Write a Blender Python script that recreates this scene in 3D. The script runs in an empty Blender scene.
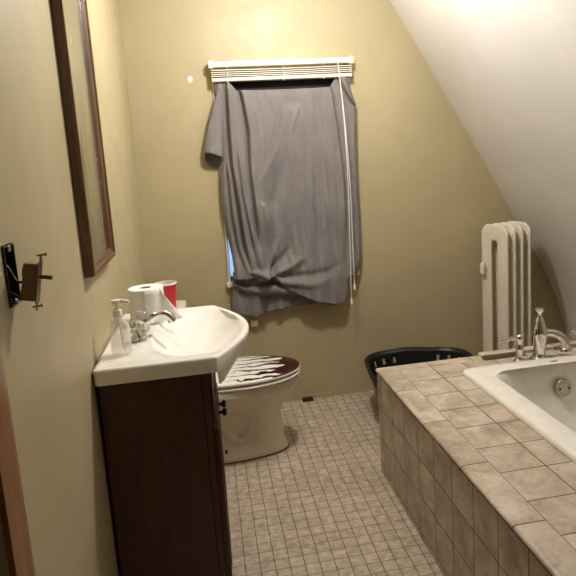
import bpy, bmesh, math, random
import numpy as np
from mathutils import Vector, Matrix
random.seed(4)
C = bpy.context.scene.collection
SC = bpy.context.scene
PI = math.pi
D = 3.269          # back wall
HT = 0.486         # tiled tub platform height
XT = 1.0255        # face of the tub platform
YT = 2.364         # far end of the tub platform

# ------------------------------------------------------------------ materials
class NT:
    """tiny helper around a material's node tree"""
    def __init__(s, name, base=(.8,.8,.8), rough=.5, metal=0., **kw):
        s.m = bpy.data.materials.new(name); s.m.use_nodes = True
        s.t = s.m.node_tree; s.N = s.t.nodes; s.L = s.t.links
        s.b = s.N['Principled BSDF']
        s.b.inputs['Base Color'].default_value = (*base, 1)
        s.b.inputs['Roughness'].default_value = rough
        s.b.inputs['Metallic'].default_value = metal
        for k, v in kw.items(): s.b.inputs[k].default_value = v
    def put(s, sock, v):
        if isinstance(v, bpy.types.NodeSocket): s.L.new(v, sock)
        elif isinstance(v, tuple) and len(v) == 3 and sock.type == 'RGBA': sock.default_value = (*v, 1)
        else: sock.default_value = v
    def math(s, op, a, b=None, c=None):
        n = s.N.new('ShaderNodeMath'); n.operation = op
        s.put(n.inputs[0], a)
        if b is not None: s.put(n.inputs[1], b)
        if c is not None: s.put(n.inputs[2], c)
        return n.outputs[0]
    def coord(s, kind='Object'):
        return s.N.new('ShaderNodeTexCoord').outputs[kind]
    def pos(s):
        return s.N.new('ShaderNodeNewGeometry').outputs['Position']
    def sep(s, v):
        n = s.N.new('ShaderNodeSeparateXYZ'); s.L.new(v, n.inputs[0]); return n.outputs
    def comb(s, x, y, z):
        n = s.N.new('ShaderNodeCombineXYZ')
        for i, v in enumerate((x, y, z)): s.put(n.inputs[i], v)
        return n.outputs[0]
    def mapping(s, v, scale=(1,1,1), loc=(0,0,0)):
        n = s.N.new('ShaderNodeMapping'); s.L.new(v, n.inputs[0])
        n.inputs['Scale'].default_value = scale; n.inputs['Location'].default_value = loc
        return n.outputs[0]
    def noise(s, v, scale=5., detail=3., rough=.55, dist=0.):
        n = s.N.new('ShaderNodeTexNoise'); s.L.new(v, n.inputs['Vector'])
        n.inputs['Scale'].default_value = scale; n.inputs['Detail'].default_value = detail
        n.inputs['Roughness'].default_value = rough; n.inputs['Distortion'].default_value = dist
        return n.outputs['Fac']
    def white(s, v):
        n = s.N.new('ShaderNodeTexWhiteNoise'); n.noise_dimensions = '3D'; s.L.new(v, n.inputs['Vector']); return n.outputs['Value']
    def ramp(s, f, stops):
        n = s.N.new('ShaderNodeValToRGB'); s.L.new(f, n.inputs[0]); e = n.color_ramp.elements
        while len(e) < len(stops): e.new(.5)
        for i, (p, c) in enumerate(stops):
            e[i].position = p; e[i].color = (*c, 1) if len(c) == 3 else c
        return n.outputs[0]
    def mix(s, f, a, b, mode='MIX'):
        n = s.N.new('ShaderNodeMix'); n.data_type = 'RGBA'; n.blend_type = mode
        s.put(n.inputs[0], f); s.put(n.inputs[6], a); s.put(n.inputs[7], b)
        return n.outputs[2]
    def rng(s, v, a, b, c=0., d=1.):
        n = s.N.new('ShaderNodeMapRange'); s.put(n.inputs[0], v)
        for i, q in enumerate((a, b, c, d)): n.inputs[i+1].default_value = q
        return n.outputs[0]
    def bump(s, h, strength=.2, dist=.002):
        n = s.N.new('ShaderNodeBump'); s.put(n.inputs['Height'], h)
        n.inputs['Strength'].default_value = strength; n.inputs['Distance'].default_value = dist
        s.L.new(n.outputs[0], s.b.inputs['Normal'])
    def color(s, v): s.put(s.b.inputs['Base Color'], v)
    def rough(s, v): s.put(s.b.inputs['Roughness'], v)
    # distance mask of a family of lines c = off + k*p, half width w -> 1 in the groove
    def lines(s, c, off, p, w):
        q = s.math('DIVIDE', s.math('SUBTRACT', c, off), p)
        fr = s.math('FRACT', q)
        dd = s.math('MULTIPLY', s.math('MINIMUM', fr, s.math('SUBTRACT', 1., fr)), p)
        return s.rng(dd, w*.6, w*1.25, 1., 0.), s.math('FLOOR', q)

def wall_mat(name, base, chip=None, rough=.48):
    n = NT(name, base, rough)
    p = n.pos()
    f = n.noise(p, 2.3, 4, .6)
    col = n.mix(n.rng(f, .3, .7), tuple(c*.93 for c in base), tuple(min(1, c*1.05) for c in base))
    if chip:
        dv = n.N.new('ShaderNodeVectorMath'); dv.operation = 'DISTANCE'
        n.L.new(n.mapping(p, (1.3, 1, .8)), dv.inputs[0]); dv.inputs[1].default_value = (chip[0]*1.3, chip[1], chip[2]*.8)
        dd = n.math('ADD', dv.outputs['Value'], n.math('MULTIPLY', n.math('SUBTRACT', n.noise(p, 60.), .5), .02))
        col = n.mix(n.rng(dd, .013, .016, 1., 0.), col, (.8, .78, .72))
    n.color(col)
    n.rough(n.rng(n.noise(p, 7.), .3, .7, rough-.05, rough+.1))
    n.bump(n.math('ADD', n.noise(p, 160., 2), n.math('MULTIPLY', n.noise(p, 14., 3), 1.6)), .22, .0016)
    return n.m

TAN = (.408, .345, .205)
M = {}
M['wall'] = wall_mat('olive_tan_paint', TAN)
M['wall_back'] = wall_mat('olive_tan_paint_chipped', TAN, chip=(.328, D, 1.878))
M['slope'] = wall_mat('grey_white_paint', (.70, .675, .65), rough=.5)
M['ceiling'] = wall_mat('ceiling_paint', (.72, .68, .62), rough=.55)

def floor_tile():
    n = NT('mosaic_floor_tile', rough=.50)
    p = n.pos(); x, y, z = n.sep(p)
    # slight waviness of the hand laid mosaic
    wob = n.math('MULTIPLY', n.math('SUBTRACT', n.noise(p, 6.), .5), .006)
    gx, ix = n.lines(n.math('ADD', x, wob), .376, .052, .0016)
    gy, iy = n.lines(n.math('ADD', y, wob), 1.995, .052, .0013)
    g = n.math('MAXIMUM', gx, gy)
    r = n.white(n.comb(ix, iy, 3.))
    mott = n.noise(p, 34., 5, .68)
    big = n.noise(p, 5., 3)
    col = n.ramp(n.math('ADD', n.math('MULTIPLY', mott, .75), n.math('MULTIPLY', big, .25)),
                 [(.34, (.25, .195, .14)), (.5, (.45, .375, .29)), (.66, (.64, .55, .445))])
    col = n.mix(n.rng(r, 0, 1, 0, .32), col, (.30, .24, .175))
    n.color(n.mix(g, col, (.085, .062, .042)))
    n.rough(n.math('ADD', n.math('MULTIPLY', g, .35), .42))
    n.bump(n.math('SUBTRACT', n.math('MULTIPLY', mott, .25), g), .45, .0016)
    return n.m
M['floor'] = floor_tile()

def tub_tile(name, ax, offs, pitch, w=.0020, dark=1.0):
    """ax: two axis indices carrying the grid"""
    n = NT(name, rough=.35)
    p = n.pos(); s = n.sep(p)
    ids = []; g = None
    for a, o, q in zip(ax, offs, pitch):
        gg, ii = n.lines(s[a], o, q, w); ids.append(ii)
        g = gg if g is None else n.math('MAXIMUM', g, gg)
    r = n.white(n.comb(ids[0], ids[1] if len(ids) > 1 else 2., 7.))
    shift = n.comb(n.math('MULTIPLY', r, 9.), n.math('MULTIPLY', r, 5.), 0.)
    va = n.N.new('ShaderNodeVectorMath'); va.operation = 'ADD'; n.L.new(p, va.inputs[0]); n.L.new(shift, va.inputs[1])
    cloud = n.noise(va.outputs[0], 9., 6, .62, .6)
    fine = n.noise(p, 70., 3, .6)
    f = n.math('ADD', n.math('MULTIPLY', cloud, .8), n.math('MULTIPLY', fine, .2))
    col = n.ramp(f, [(.3, tuple(dark*c for c in (.20, .155, .105))), (.47, tuple(dark*c for c in (.42, .35, .265))), (.62, tuple(dark*c for c in (.62, .54, .44)))])
    col = n.mix(n.rng(r, 0, 1, 0, .25), col, tuple(dark*c for c in (.34, .275, .205)))
    n.color(n.mix(g, col, (.055, .035, .022)))
    n.rough(n.math('ADD', n.math('MULTIPLY', g, .4), .34))
    n.bump(n.math('SUBTRACT', n.math('MULTIPLY', f, .25), g), .4, .0018)
    return n.m
M['deck'] = tub_tile('beige_deck_tile', (0, 1), (1.1075, 1.1425), (.1455, .1455))
M['edge'] = tub_tile('beige_edge_tile', (1,), (1.2045,), (.2945,))
M['apron'] = tub_tile('beige_apron_tile', (1, 2), (1.1425, .03), (.1455, .1455))
M['upstand'] = tub_tile('beige_upstand_tile', (0,), (1.254,), (.2,))
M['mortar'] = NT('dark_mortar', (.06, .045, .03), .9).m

def wood(name, a, b, scale=(40, 40, 3), rough=.35):
    n = NT(name, a, rough)
    o = n.coord()
    f = n.noise(n.mapping(o, scale), 1., 5, .6, .8)
    n.color(n.ramp(f, [(.3, a), (.7, b)]))
    n.bump(f, .12, .001)
    return n.m
M['cabinet'] = wood('dark_red_brown_wood', (.042, .0105, .006), (.075, .021, .011), rough=.4)
M['mirror_wood'] = wood('walnut_frame_wood', (.055, .023, .010), (.16, .075, .034))
M['casing_wood'] = wood('brown_door_casing_wood', (.14, .06, .025), (.30, .15, .065), rough=.4)
M['door_wood'] = wood('dark_door_wood', (.012, .007, .005), (.025, .014, .009))

def plain(name, base, rough=.4, metal=0., **kw):
    n = NT(name, base, rough, metal, **kw)
    f = n.noise(n.coord(), 25., 3)
    n.color(n.mix(n.rng(f, .3, .7), tuple(c*.94 for c in base), tuple(min(1., c*1.04) for c in base)))
    return n.m
M['ceramic'] = plain('white_ceramic', (.83, .81, .77), .13)
M['toilet'] = plain('warm_white_ceramic', (.72, .66, .55), .16)
M['tub'] = plain('white_tub_acrylic', (.80, .77, .72), .16)
M['seat'] = plain('white_seat_enamel', (.78, .75, .69), .25)
M['chrome'] = plain('chrome', (.72, .70, .66), .09, 1.)
M['brushed'] = plain('brushed_chrome', (.42, .40, .37), .25, 1.)
M['black'] = plain('black_plastic', (.007, .0065, .0065), .42)
M['black_metal'] = plain('black_metal', (.02, .018, .016), .4, .5)
M['white_plastic'] = plain('ivory_white_plastic', (.80, .76, .66), .4)
M['slat'] = plain('ivory_slat', (.74, .68, .55), .45)
M['white_trim'] = plain('white_window_paint', (.80, .78, .72), .45)
M['cord'] = plain('pale_cord', (.66, .63, .56), .8)
M['paper'] = plain('white_paper', (.86, .85, .82), .9)
M['card'] = plain('grey_cardboard', (.30, .25, .19), .9)
M['red'] = plain('red_cup_plastic', (.55, .012, .016), .35)
M['cup_white'] = plain('white_cup_plastic', (.82, .80, .77), .4)
M['brass'] = plain('tarnished_brass', (.20, .14, .065), .45, .7)
M['switch_body'] = plain('brown_bakelite', (.15, .105, .055), .45)
M['dark_box'] = plain('dark_metal_box', (.030, .024, .018), .5, .4)
M['toggle'] = plain('brown_toggle', (.16, .085, .03), .4)
M['clear'] = plain('clear_soap_plastic', (.92, .92, .89), .10, 0., **{'Alpha': .25})
M['soap'] = plain('clear_soap', (.90, .91, .88), .1, 0., **{'Transmission Weight': .8, 'IOR': 1.33})
M['acrylic'] = plain('clear_acrylic', (.9, .9, .88), .06, 0., **{'Transmission Weight': .85, 'IOR': 1.4})
M['glass'] = plain('window_glass', (.9, .95, 1.), .02, 0., **{'Transmission Weight': 1., 'IOR': 1.02})

def radiator_paint():
    n = NT('cream_radiator_paint', (.62, .56, .44), .38)
    o = n.coord(); f = n.noise(o, 95., 3, .6)
    n.color(n.mix(n.rng(f, .3, .7), (.62, .565, .455), (.78, .72, .60)))
    n.bump(f, .55, .004); return n.m
M['radiator'] = radiator_paint()

def mirror_mat():
    n = NT('dusty_mirror_glass', (.62, .62, .55), .08, 1.)
    o = n.coord()
    f = n.noise(n.mapping(o, (9, 9, 2.5)), 2., 5, .6)
    n.color(n.mix(n.rng(f, .4, .75), (.60, .60, .53), (.52, .52, .45)))
    n.rough(n.rng(f, .35, .7, .10, .3))
    return n.m
M['mirror'] = mirror_mat()

def cloth(name, base):
    n = NT(name, base, .95, **{'Specular IOR Level': .2})
    o = n.coord()
    f = n.noise(n.mapping(o, (26, 26, 5.5)), 1., 5, .6, 1.2)
    g = n.noise(n.mapping(o, (70, 70, 30)), 1., 3, .6)
    n.color(n.mix(n.rng(f, .3, .7), tuple(c*.86 for c in base), tuple(c*1.1 for c in base)))
    n.bump(n.math('ADD', f, n.math('MULTIPLY', g, .5)), .28, .006)
    return n.m
M['shade'] = plain('dark_brown_shade', (.022, .017, .014), .8)
M['cloth'] = cloth('grey_cotton', (.185, .170, .168))

def lid_mat():
    n = NT('zebra_print_lid', rough=.28)
    x, y, z = n.sep(n.coord())
    x = n.math('ADD', x, .36)
    v = n.comb(x, y, 0.)
    wob = n.math('MULTIPLY', n.math('SUBTRACT', n.noise(n.mapping(v, (11, 14, 1)), 1., 2), .5), .085)
    yy = n.math('MULTIPLY', n.math('ADD', y, wob), 19.)
    idx = n.math('FLOOR', yy)
    s = n.math('ABSOLUTE', n.math('SUBTRACT', n.math('FRACT', yy), .5))          # 0 middle of a white finger, .5 at its rim
    t = n.rng(x, .28, .715)
    r = n.white(n.comb(idx, 1., 5.))
    half = n.math('ADD', n.rng(t, .18, .82, .510, .20), n.math('MULTIPLY', n.math('SUBTRACT', r, .6), .10))
    endx = n.math('ADD', .64, n.math('MULTIPLY', r, .27))
    tip = n.math('MAXIMUM', n.math('SUBTRACT', t, endx), 0.)
    half = n.math('SUBTRACT', half, n.math('MULTIPLY', n.math('MULTIPLY', tip, tip), 75.))
    whitef = n.rng(n.math('SUBTRACT', s, half), -.025, .025, 1., 0.)
    dark = n.mix(n.rng(n.math('ADD', t, n.math('MULTIPLY', n.noise(v, 16.), .25)), .80, .90), (.010, .007, .007), (.040, .0065, .006))
    ge = n.N.new('ShaderNodeNewGeometry'); nz = n.sep(ge.outputs['Normal'])[2]
    n.color(n.mix(n.math('MAXIMUM', whitef, n.rng(nz, .75, .9, 1., 0.)), dark, (.80, .77, .72)))
    return n.m
M['lid'] = lid_mat()

# ------------------------------------------------------------------ geometry helpers
def world_loc(p):
    v = Vector((0, 0, 0))
    while p is not None: v += p.location; p = p.parent
    return v
def obj(name, bm, mat, parent=None, smooth=35, base=None):
    """bm holds world coordinates; links ONE mesh object (relative to its parent)"""
    bmesh.ops.recalc_face_normals(bm, faces=bm.faces)
    me = bpy.data.meshes.new(name)
    off = world_loc(parent) if parent is not None else (Vector(base) if base else Vector((0, 0, 0)))
    bmesh.ops.translate(bm, verts=bm.verts, vec=-off)
    bm.to_mesh(me); bm.free()
    o = bpy.data.objects.new(name, me); C.objects.link(o)
    if parent is not None: o.parent = parent
    elif base: o.location = off
    me.materials.append(M[mat] if isinstance(mat, str) else mat)
    if smooth:
        for p in me.polygons: p.use_smooth = True
        me.set_sharp_from_angle(angle=math.radians(smooth))
    return o
def thing(name, label, cat, loc, group=None):
    o = bpy.data.objects.new(name, None); C.objects.link(o); o.location = loc
    o.empty_display_size = .05
    return tag(o, label, cat, group)
def tag(o, label, cat, group=None):
    o['label'] = label; o['category'] = cat
    if group: o['group'] = group
    return o
def struct(name, bm, mat, parent=None, smooth=0):
    o = obj(name, bm, mat, parent, smooth)
    if parent is None: o['kind'] = 'structure'
    return o
def NB(): return bmesh.new()
def box(bm, x0, x1, y0, y1, z0, z1, bev=0., seg=2):
    r = bmesh.ops.create_cube(bm, size=1.)
    vs = r['verts']
    for v in vs:
        v.co = Vector(((x0+x1)/2 + v.co.x*(x1-x0), (y0+y1)/2 + v.co.y*(y1-y0), (z0+z1)/2 + v.co.z*(z1-z0)))
    if bev > 0:
        es = list({e for v in vs for e in v.link_edges})
        bmesh.ops.bevel(bm, geom=es, offset=bev, segments=seg, profile=.6, affect='EDGES')
    return bm
def B(*a, **k): return box(NB(), *a, **k)
def rings(bm, rs, cap0=True, cap1=True, closed=True, loop=False):
    """loft a list of equal-length rings of points"""
    V = [[bm.verts.new(p) for p in r] for r in rs]
    n = len(V[0]); m = len(V)
    for i in range(m if loop else m-1):
        a, b = V[i], V[(i+1) % m]
        for j in range(n if closed else n-1):
            k = (j+1) % n
            try: bm.faces.new((a[j], a[k], b[k], b[j]))
            except ValueError: pass
    if closed and not loop:
        if cap0: bm.faces.new(V[0][::-1])
        if cap1: bm.faces.new(V[-1])
    return bm
def lathe(bm, c, prof, n=32, axis=(0, 0, 1), cap0=True, cap1=True):
    """prof: (radius, height) along axis from c"""
    ax = Vector(axis).normalized()
    u = ax.orthogonal().normalized(); w = ax.cross(u); c = Vector(c)
    rs = []
    for r, h in prof:
        r = max(r, 1e-4)
        rs.append([c + ax*h + (u*math.cos(2*PI*i/n) + w*math.sin(2*PI*i/n))*r for i in range(n)])
    return rings(bm, rs, cap0, cap1)
def smooth_path(pts, k=8):
    P = [Vector(p) for p in pts]; out = []
    for i in range(len(P)-1):
        p0 = P[max(i-1, 0)]; p1 = P[i]; p2 = P[i+1]; p3 = P[min(i+2, len(P)-1)]
        for j in range(k):
            t = j/k
            out.append(.5*((2*p1) + (p2-p0)*t + (2*p0-5*p1+4*p2-p3)*t*t + (3*p1-p0-3*p2+p3)*t**3))
    out.append(P[-1]); return out
def tube(bm, pts, r, n=12, k=8, flat=None):
    """r: number or list per control point"""
    path = smooth_path(pts, k) if len(pts) > 2 else [Vector(p) for p in pts]
    m = len(path)
    if isinstance(r, (list, tuple)): rad = np.interp(np.linspace(0, len(r)-1, m), range(len(r)), r)
    else: rad = [r]*m
    rs = []; u = None
    for i in range(m):
        t = (path[min(i+1, m-1)] - path[max(i-1, 0)]).normalized()
        if u is None: u = t.orthogonal().normalized()
        else: u = (u - t*u.dot(t)).normalized()
        w = t.cross(u)
        rs.append([path[i] + (u*math.cos(2*PI*j/n) + w*math.sin(2*PI*j/n))*rad[i] for j in range(n)])
    return rings(bm, rs)
def rrect(cx, cy, hx, hy, r, z, n=8):
    """rounded rectangle ring, counter-clockwise, 4*(n+1) points"""
    out = []
    for sx, sy, a0 in ((1, 1, 0), (-1, 1, 90), (-1, -1, 180), (1, -1, 270)):
        for i in range(n+1):
            a = math.radians(a0 + 90*i/n)
            out.append(Vector((cx + sx*(hx-r) + r*math.cos(a), cy + sy*(hy-r) + r*math.sin(a), z)))
    return out
def frame_yz(bm, x0, x1, y0, y1, z0, z1, w, bev=0.):
    """picture frame in a plane x = const, mitred, one closed mesh"""
    ins = lambda d, x: [Vector((x, y0+d, z0+d)), Vector((x, y1-d, z0+d)), Vector((x, y1-d, z1-d)), Vector((x, y0+d, z1-d))]
    prof = [(0, x0), (0, x1-.006), (.004, x1), (w*.45, x1), (w*.55, x1-.005), (w*.85, x1-.009), (w, x1-.014), (w, x0)]
    return rings(bm, [ins(d, x) for d, x in prof], loop=True)

# ------------------------------------------------------------------ room shell
Y0 = -1.5
# sloping side: profile (x, z)
SL = [(1.355, 2.44), (1.46, 2.261), (1.741, 1.785), (1.98, 1.378), (2.216, .971), (2.40, .645), (2.475, .46), (2.545, .25), (2.58, 0.)]
struct('floor', B(-.12, 2.9, Y0-.1, D+.2, -.08, 0.), 'floor')
# left wall with a doorway and the opening of the switch box
bm = NB()
SWY0, SWY1, SWZ0, SWZ1 = 1.055, 1.112, 1.178, 1.287
DY0, DY1, DZ = .05, .886, 2.03
box(bm, -.10, 0, Y0-.1, DY0, 0, 2.44)
box(bm, -.10, 0, DY0, DY1, DZ, 2.44)
box(bm, -.10, 0, DY1, SWY0, 0, 2.44)
box(bm, -.10, 0, SWY0, SWY1, 0, SWZ0)
box(bm, -.10, 0, SWY0, SWY1, SWZ1, 2.44)
box(bm, -.10, 0, SWY1, D, 0, 2.44)
struct('wall_left', bm, 'wall')
# back wall with the window opening
WX0, WX1, WZ0, WZ1 = .450, 1.176, .755, 1.93
bm = NB()
box(bm, -.10, WX0, D, D+.14, 0, 2.5)
box(bm, WX1, 2.75, D, D+.14, 0, 2.5)
box(bm, WX0, WX1, D, D+.14, 0, WZ0)
box(bm, WX0, WX1, D, D+.14, WZ1, 2.5)
struct('wall_back', bm, 'wall_back')
struct('wall_front', B(-.10, 2.75, Y0-.1, Y0, 0, 2.5), 'wall')
bm = NB()
f = [Vector((x, Y0, z)) for x, z in SL]; g = [Vector((x, D, z)) for x, z in SL]
fo = [Vector((x+.10, Y0, z+.06)) for x, z in SL]; go = [Vector((x+.10, D, z+.06)) for x, z in SL]
ys = np.linspace(Y0, D, 24)
# finer along y with slight plaster unevenness
def slope_ring(y, off):
    r = []
    for i, (x, z) in enumerate(SL):
        d = .004*math.sin(3.1*y+i*1.7) if 0 < i < len(SL)-1 else 0
        r.append(Vector((x+d+off, y, z+off*.6)))
    return r
rs = [slope_ring(y, 0) + slope_ring(y, .08)[::-1] for y in ys]
rings(bm, rs)
struct('wall_right', bm, 'slope', smooth=30)
struct('ceiling', B(-.10, 1.45, Y0-.1, D+.14, 2.44, 2.52), 'ceiling')
# low painted skirting along the back wall
bm = NB()
prof = [(0, 0), (.003, 0), (.003, .024), (.002, .028), (0, .028)]
rings(bm, [[Vector((x, D-d, z)) for d, z in prof] for x in (.0, 2.56)])
struct('baseboard_back', bm, 'wall')
# door casing and the dark door leaf in the left wall
bm = NB()
cp = [(0, 0), (0, .010), (.012, .012), (.060, .012), (.072, .009), (.085, .007), (.085, 0)]
rings(bm, [[Vector((x, DY1+d, z)) for d, x in cp] for z in (0, DZ+.085)])
rings(bm, [[Vector((x, DY0-d, z)) for d, x in cp] for z in (0, DZ+.085)])
box(bm, 0, .018, DY0, DY1, DZ, DZ+.085)
struct('trim_1', bm, 'casing_wood', smooth=20)
d1 = struct('door_1', B(-.075, -.035, DY0+.004, DY1-.004, .008, DZ-.004, bev=.003), 'door_wood')
bm = NB()
lathe(bm, (-.035, DY0+.07, .95), [(.026, 0), (.026, .004), (.010, .008), (.010, .03), (.026, .04), (.028, .052), (.018, .062), (0, .064)], axis=(1, 0, 0))
obj('door_knob', bm, 'brass', d1)

# window: casing, sashes, panes
bm = NB()
for a in ((.443, WX0+.003, WZ0-.02, WZ1+.01), (WX1-.012, 1.202, WZ0-.02, WZ1+.01)):
    box(bm, a[0], a[1], D-.016, D+.05, a[2], a[3], bev=.003)
box(bm, .431, 1.202, D-.016, D+.05, WZ1-.015, WZ1+.014, bev=.003)
w1 = struct('window_1', bm, 'white_trim')
bm = NB(); box(bm, .431, 1.202, D-.030, D+.06, WZ0-.025, WZ0+.004, bev=.004)
obj('window_sill', bm, 'white_trim', w1)
zm = (WZ0+WZ1)/2
for z0, z1, yy, sw_ in ((WZ0, zm+.02, D+.055, .008), (zm-.02, WZ1, D+.085, .026)):
    bm = NB()
    box(bm, WX0+.001, WX0+sw_, yy, yy+.028, z0, z1); box(bm, WX1-.04, WX1-.008, yy, yy+.028, z0, z1)
    box(bm, WX0+sw_, WX1-.04, yy, yy+.028, z0, z0+.02); box(bm, WX0+sw_, WX1-.04, yy, yy+.028, z1-.04, z1)
    s = obj('sash', bm, 'white_trim', w1, smooth=0)
    obj('pane', B(WX0+.006, WX1-.035, yy+.011, yy+.015, z0+.015, z1-.035), 'glass', s, smooth=0)

# small white block below the window, small black block on the floor
bm = NB(); box(bm, .547, .588, D-.020, D-.001, .484, .524, bev=.003)
tag(obj('wall_block', bm, 'white_plastic', base=(.5675, D, .484)), "small white block on the back wall under the curtain's lower left corner", 'block')
bm = NB(); box(bm, .815, .880, D-.042, D-.0085, 0., .018, bev=.005)
tag(obj('floor_block', bm, 'black', base=(.849, D-.03, 0)), 'small black block on the floor against the back wall right of the toilet', 'block')

# ------------------------------------------------------------------ window blind
t = thing('window_blind', 'ivory window blind with slats raised and bunched at the top of the window', 'blind', (.823, D-.02, 1.845))
YB = D-.017
bm = NB(); box(bm, .440, 1.206, YB-.052, YB, 1.924, 1.951, bev=.003); obj('head_rail', bm, 'white_plastic', t)
for x0, x1 in ((.430, .452), (1.194, 1.216)):
    obj('end_bracket', B(x0, x1, YB-.055, YB, 1.918, 1.957, bev=.003), 'white_plastic', t)
zs = [1.909, 1.8985, 1.888, 1.8785]
for i, z in enumerate(zs):
    bm = NB(); j = .0015*math.sin(i*2.1)
    n = 10; yy = np.linspace(YB-.053+j, YB-.003+j, n)
    up = [(y, z + .0045*math.sin(PI*k/(n-1))) for k, y in enumerate(yy)]
    lo = [(y, q-.0035) for y, q in up][::-1]
    sag = lambda x: -.003*math.sin(PI*(x-.44)/.76)
    rings(bm, [[Vector((x, y, q+sag(x))) for y, q in up+lo] for x in np.linspace(.441, 1.205, 12)])
    obj('slat', bm, 'slat', t)
bm = NB(); box(bm, .441, 1.205, YB-.054, YB-.002, 1.848, 1.868, bev=.006, seg=3); obj('bottom_rail', bm, 'slat', t)
for x in (.522, .823, 1.045):
    bm = NB(); tube(bm, [(x, YB-.0565, 1.935), (x+.003, YB-.058, 1.90), (x, YB-.0565, 1.852)], .0016, n=6)
    tube(bm, [(x, YB-.0565, 1.852), (x, YB-.052, 1.843)], .004, n=8)
    obj('ladder_string', bm, 'cord', t)
obj('roller_shade', B(.462, 1.170, D-.004, D-.001, 1.70, 1.93), 'shade', t)
cy_ = D-.150
for k, (dx, zb) in enumerate(((0, .618), (.016, .70))):
    bm = NB()
    pts = [(1.126, YB-.050, 1.922), (1.127, YB-.058, 1.905), (1.126+dx*.2, cy_, 1.60), (1.129+dx*.7, cy_-.002, 1.25), (1.122+dx, cy_, .90), (1.117+dx*1.4, cy_+.01, zb)]
    tube(bm, pts, .0026, n=8)
    obj('pull_cord', bm, 'cord', t)
    p = pts[-1]
    bm = NB(); lathe(bm, (p[0], p[1], p[2]+.004), [(.003, 0), (.0055, -.006), (.0075, -.028), (.006, -.034), (0, -.035)], n=14)
    obj('cord_tassel', bm, 'white_plastic', t)

# ------------------------------------------------------------------ grey cloth hung over the window
L = [(1.90, .455), (1.841, .450), (1.757, .460), (1.653, .460), (1.494, .456), (1.333, .442), (1.20, .438), (1.10, .444), (1.0, .458), (.918, .470), (.84, .474), (.787, .470), (.587, .449), (.50, .447)]
Rr = [(1.90, 1.185), (1.811, 1.190), (1.752, 1.203), (1.68, 1.226), (1.505, 1.219), (1.327, 1.215), (1.095, 1.216), (.845, 1.213), (.753, 1.186), (.718, 1.125), (.60, 1.113), (.50, 1.11)]
def ip(tab, z):
    a = sorted(tab); return np.interp(z, [q[0] for q in a], [q[1] for q in a])
def sstep(a, b, x):
    q = np.clip((x-a)/(b-a), 0, 1); return q*q*(3-2*q)
def xline(poly, Z):
    a = sorted((z, x) for x, z in poly); return np.interp(Z, [q[0] for q in a], [q[1] for q in a]), a[0][0], a[-1][0]
def saw(X, Z, poly, A, w, Lg, fade=.10):
    xl, z0, z1 = xline(poly, Z); s = X-xl
    win = sstep(z0-fade*.3, z0+fade, Z)*(1-sstep(z1-fade*.3, z1+fade*.3, Z))
    s = s*np.sign(Lg)
    return A*win*((1/(1+np.exp(-np.clip(s/w, -40, 40))))*np.exp(-np.abs(np.clip(s, 0, None))/abs(Lg)) - .32*np.exp(-((s+2.6*w)/(2.6*w))**2))
def segdist(X, Z, poly):
    best = np.full(X.shape, 9.); tt = np.zeros(X.shape); n = len(poly)-1
    for i in range(n):
        ax, az = poly[i]; bx, bz = poly[i+1]; dx, dz = bx-ax, bz-az
        q = np.clip(((X-ax)*dx+(Z-az)*dz)/(dx*dx+dz*dz), 0, 1)
        dd = np.hypot(X-ax-q*dx, Z-az-q*dz); m = dd < best
        best = np.where(m, dd, best); tt = np.where(m, (i+q)/n, tt)
    return best, tt
def ridge(X, Z, poly, A, w, end=.0):
    dd, tt = segdist(X, Z, poly)
    f_ = (1-(1-end)*tt) if poly[0] == TW else np.sin(PI*np.clip(tt*.9+.05, 0, 1))**1.2
    return A*np.exp(-(dd/w)**2)*f_
TW = (.655, .788)
f1 = [(.517, 1.83), (.511, 1.598), (.511, 1.411), (.529, 1.219), (.545, .996), (.575, .82)]
f2 = [(.580, 1.83), (.598, 1.72), (.612, 1.60), (.607, 1.378), (.618, 1.14), (.63, .95)]
f7 = [(1.079, 1.80), (1.107, 1.566), (1.129, 1.232), (1.119, .947)]
f9 = [(.548, 1.45), (.556, 1.25), (.585, 1.02), (.61, .84)]
f10 = [(.485, 1.40), (.490, 1.15), (.51, .95), (.55, .80)]
f8 = [(1.150, 1.43), (1.172, 1.34), (1.207, 1.22)]
f11 = [(1.16, 1.16), (1.165, 1.0), (1.18, .86)]
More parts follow.
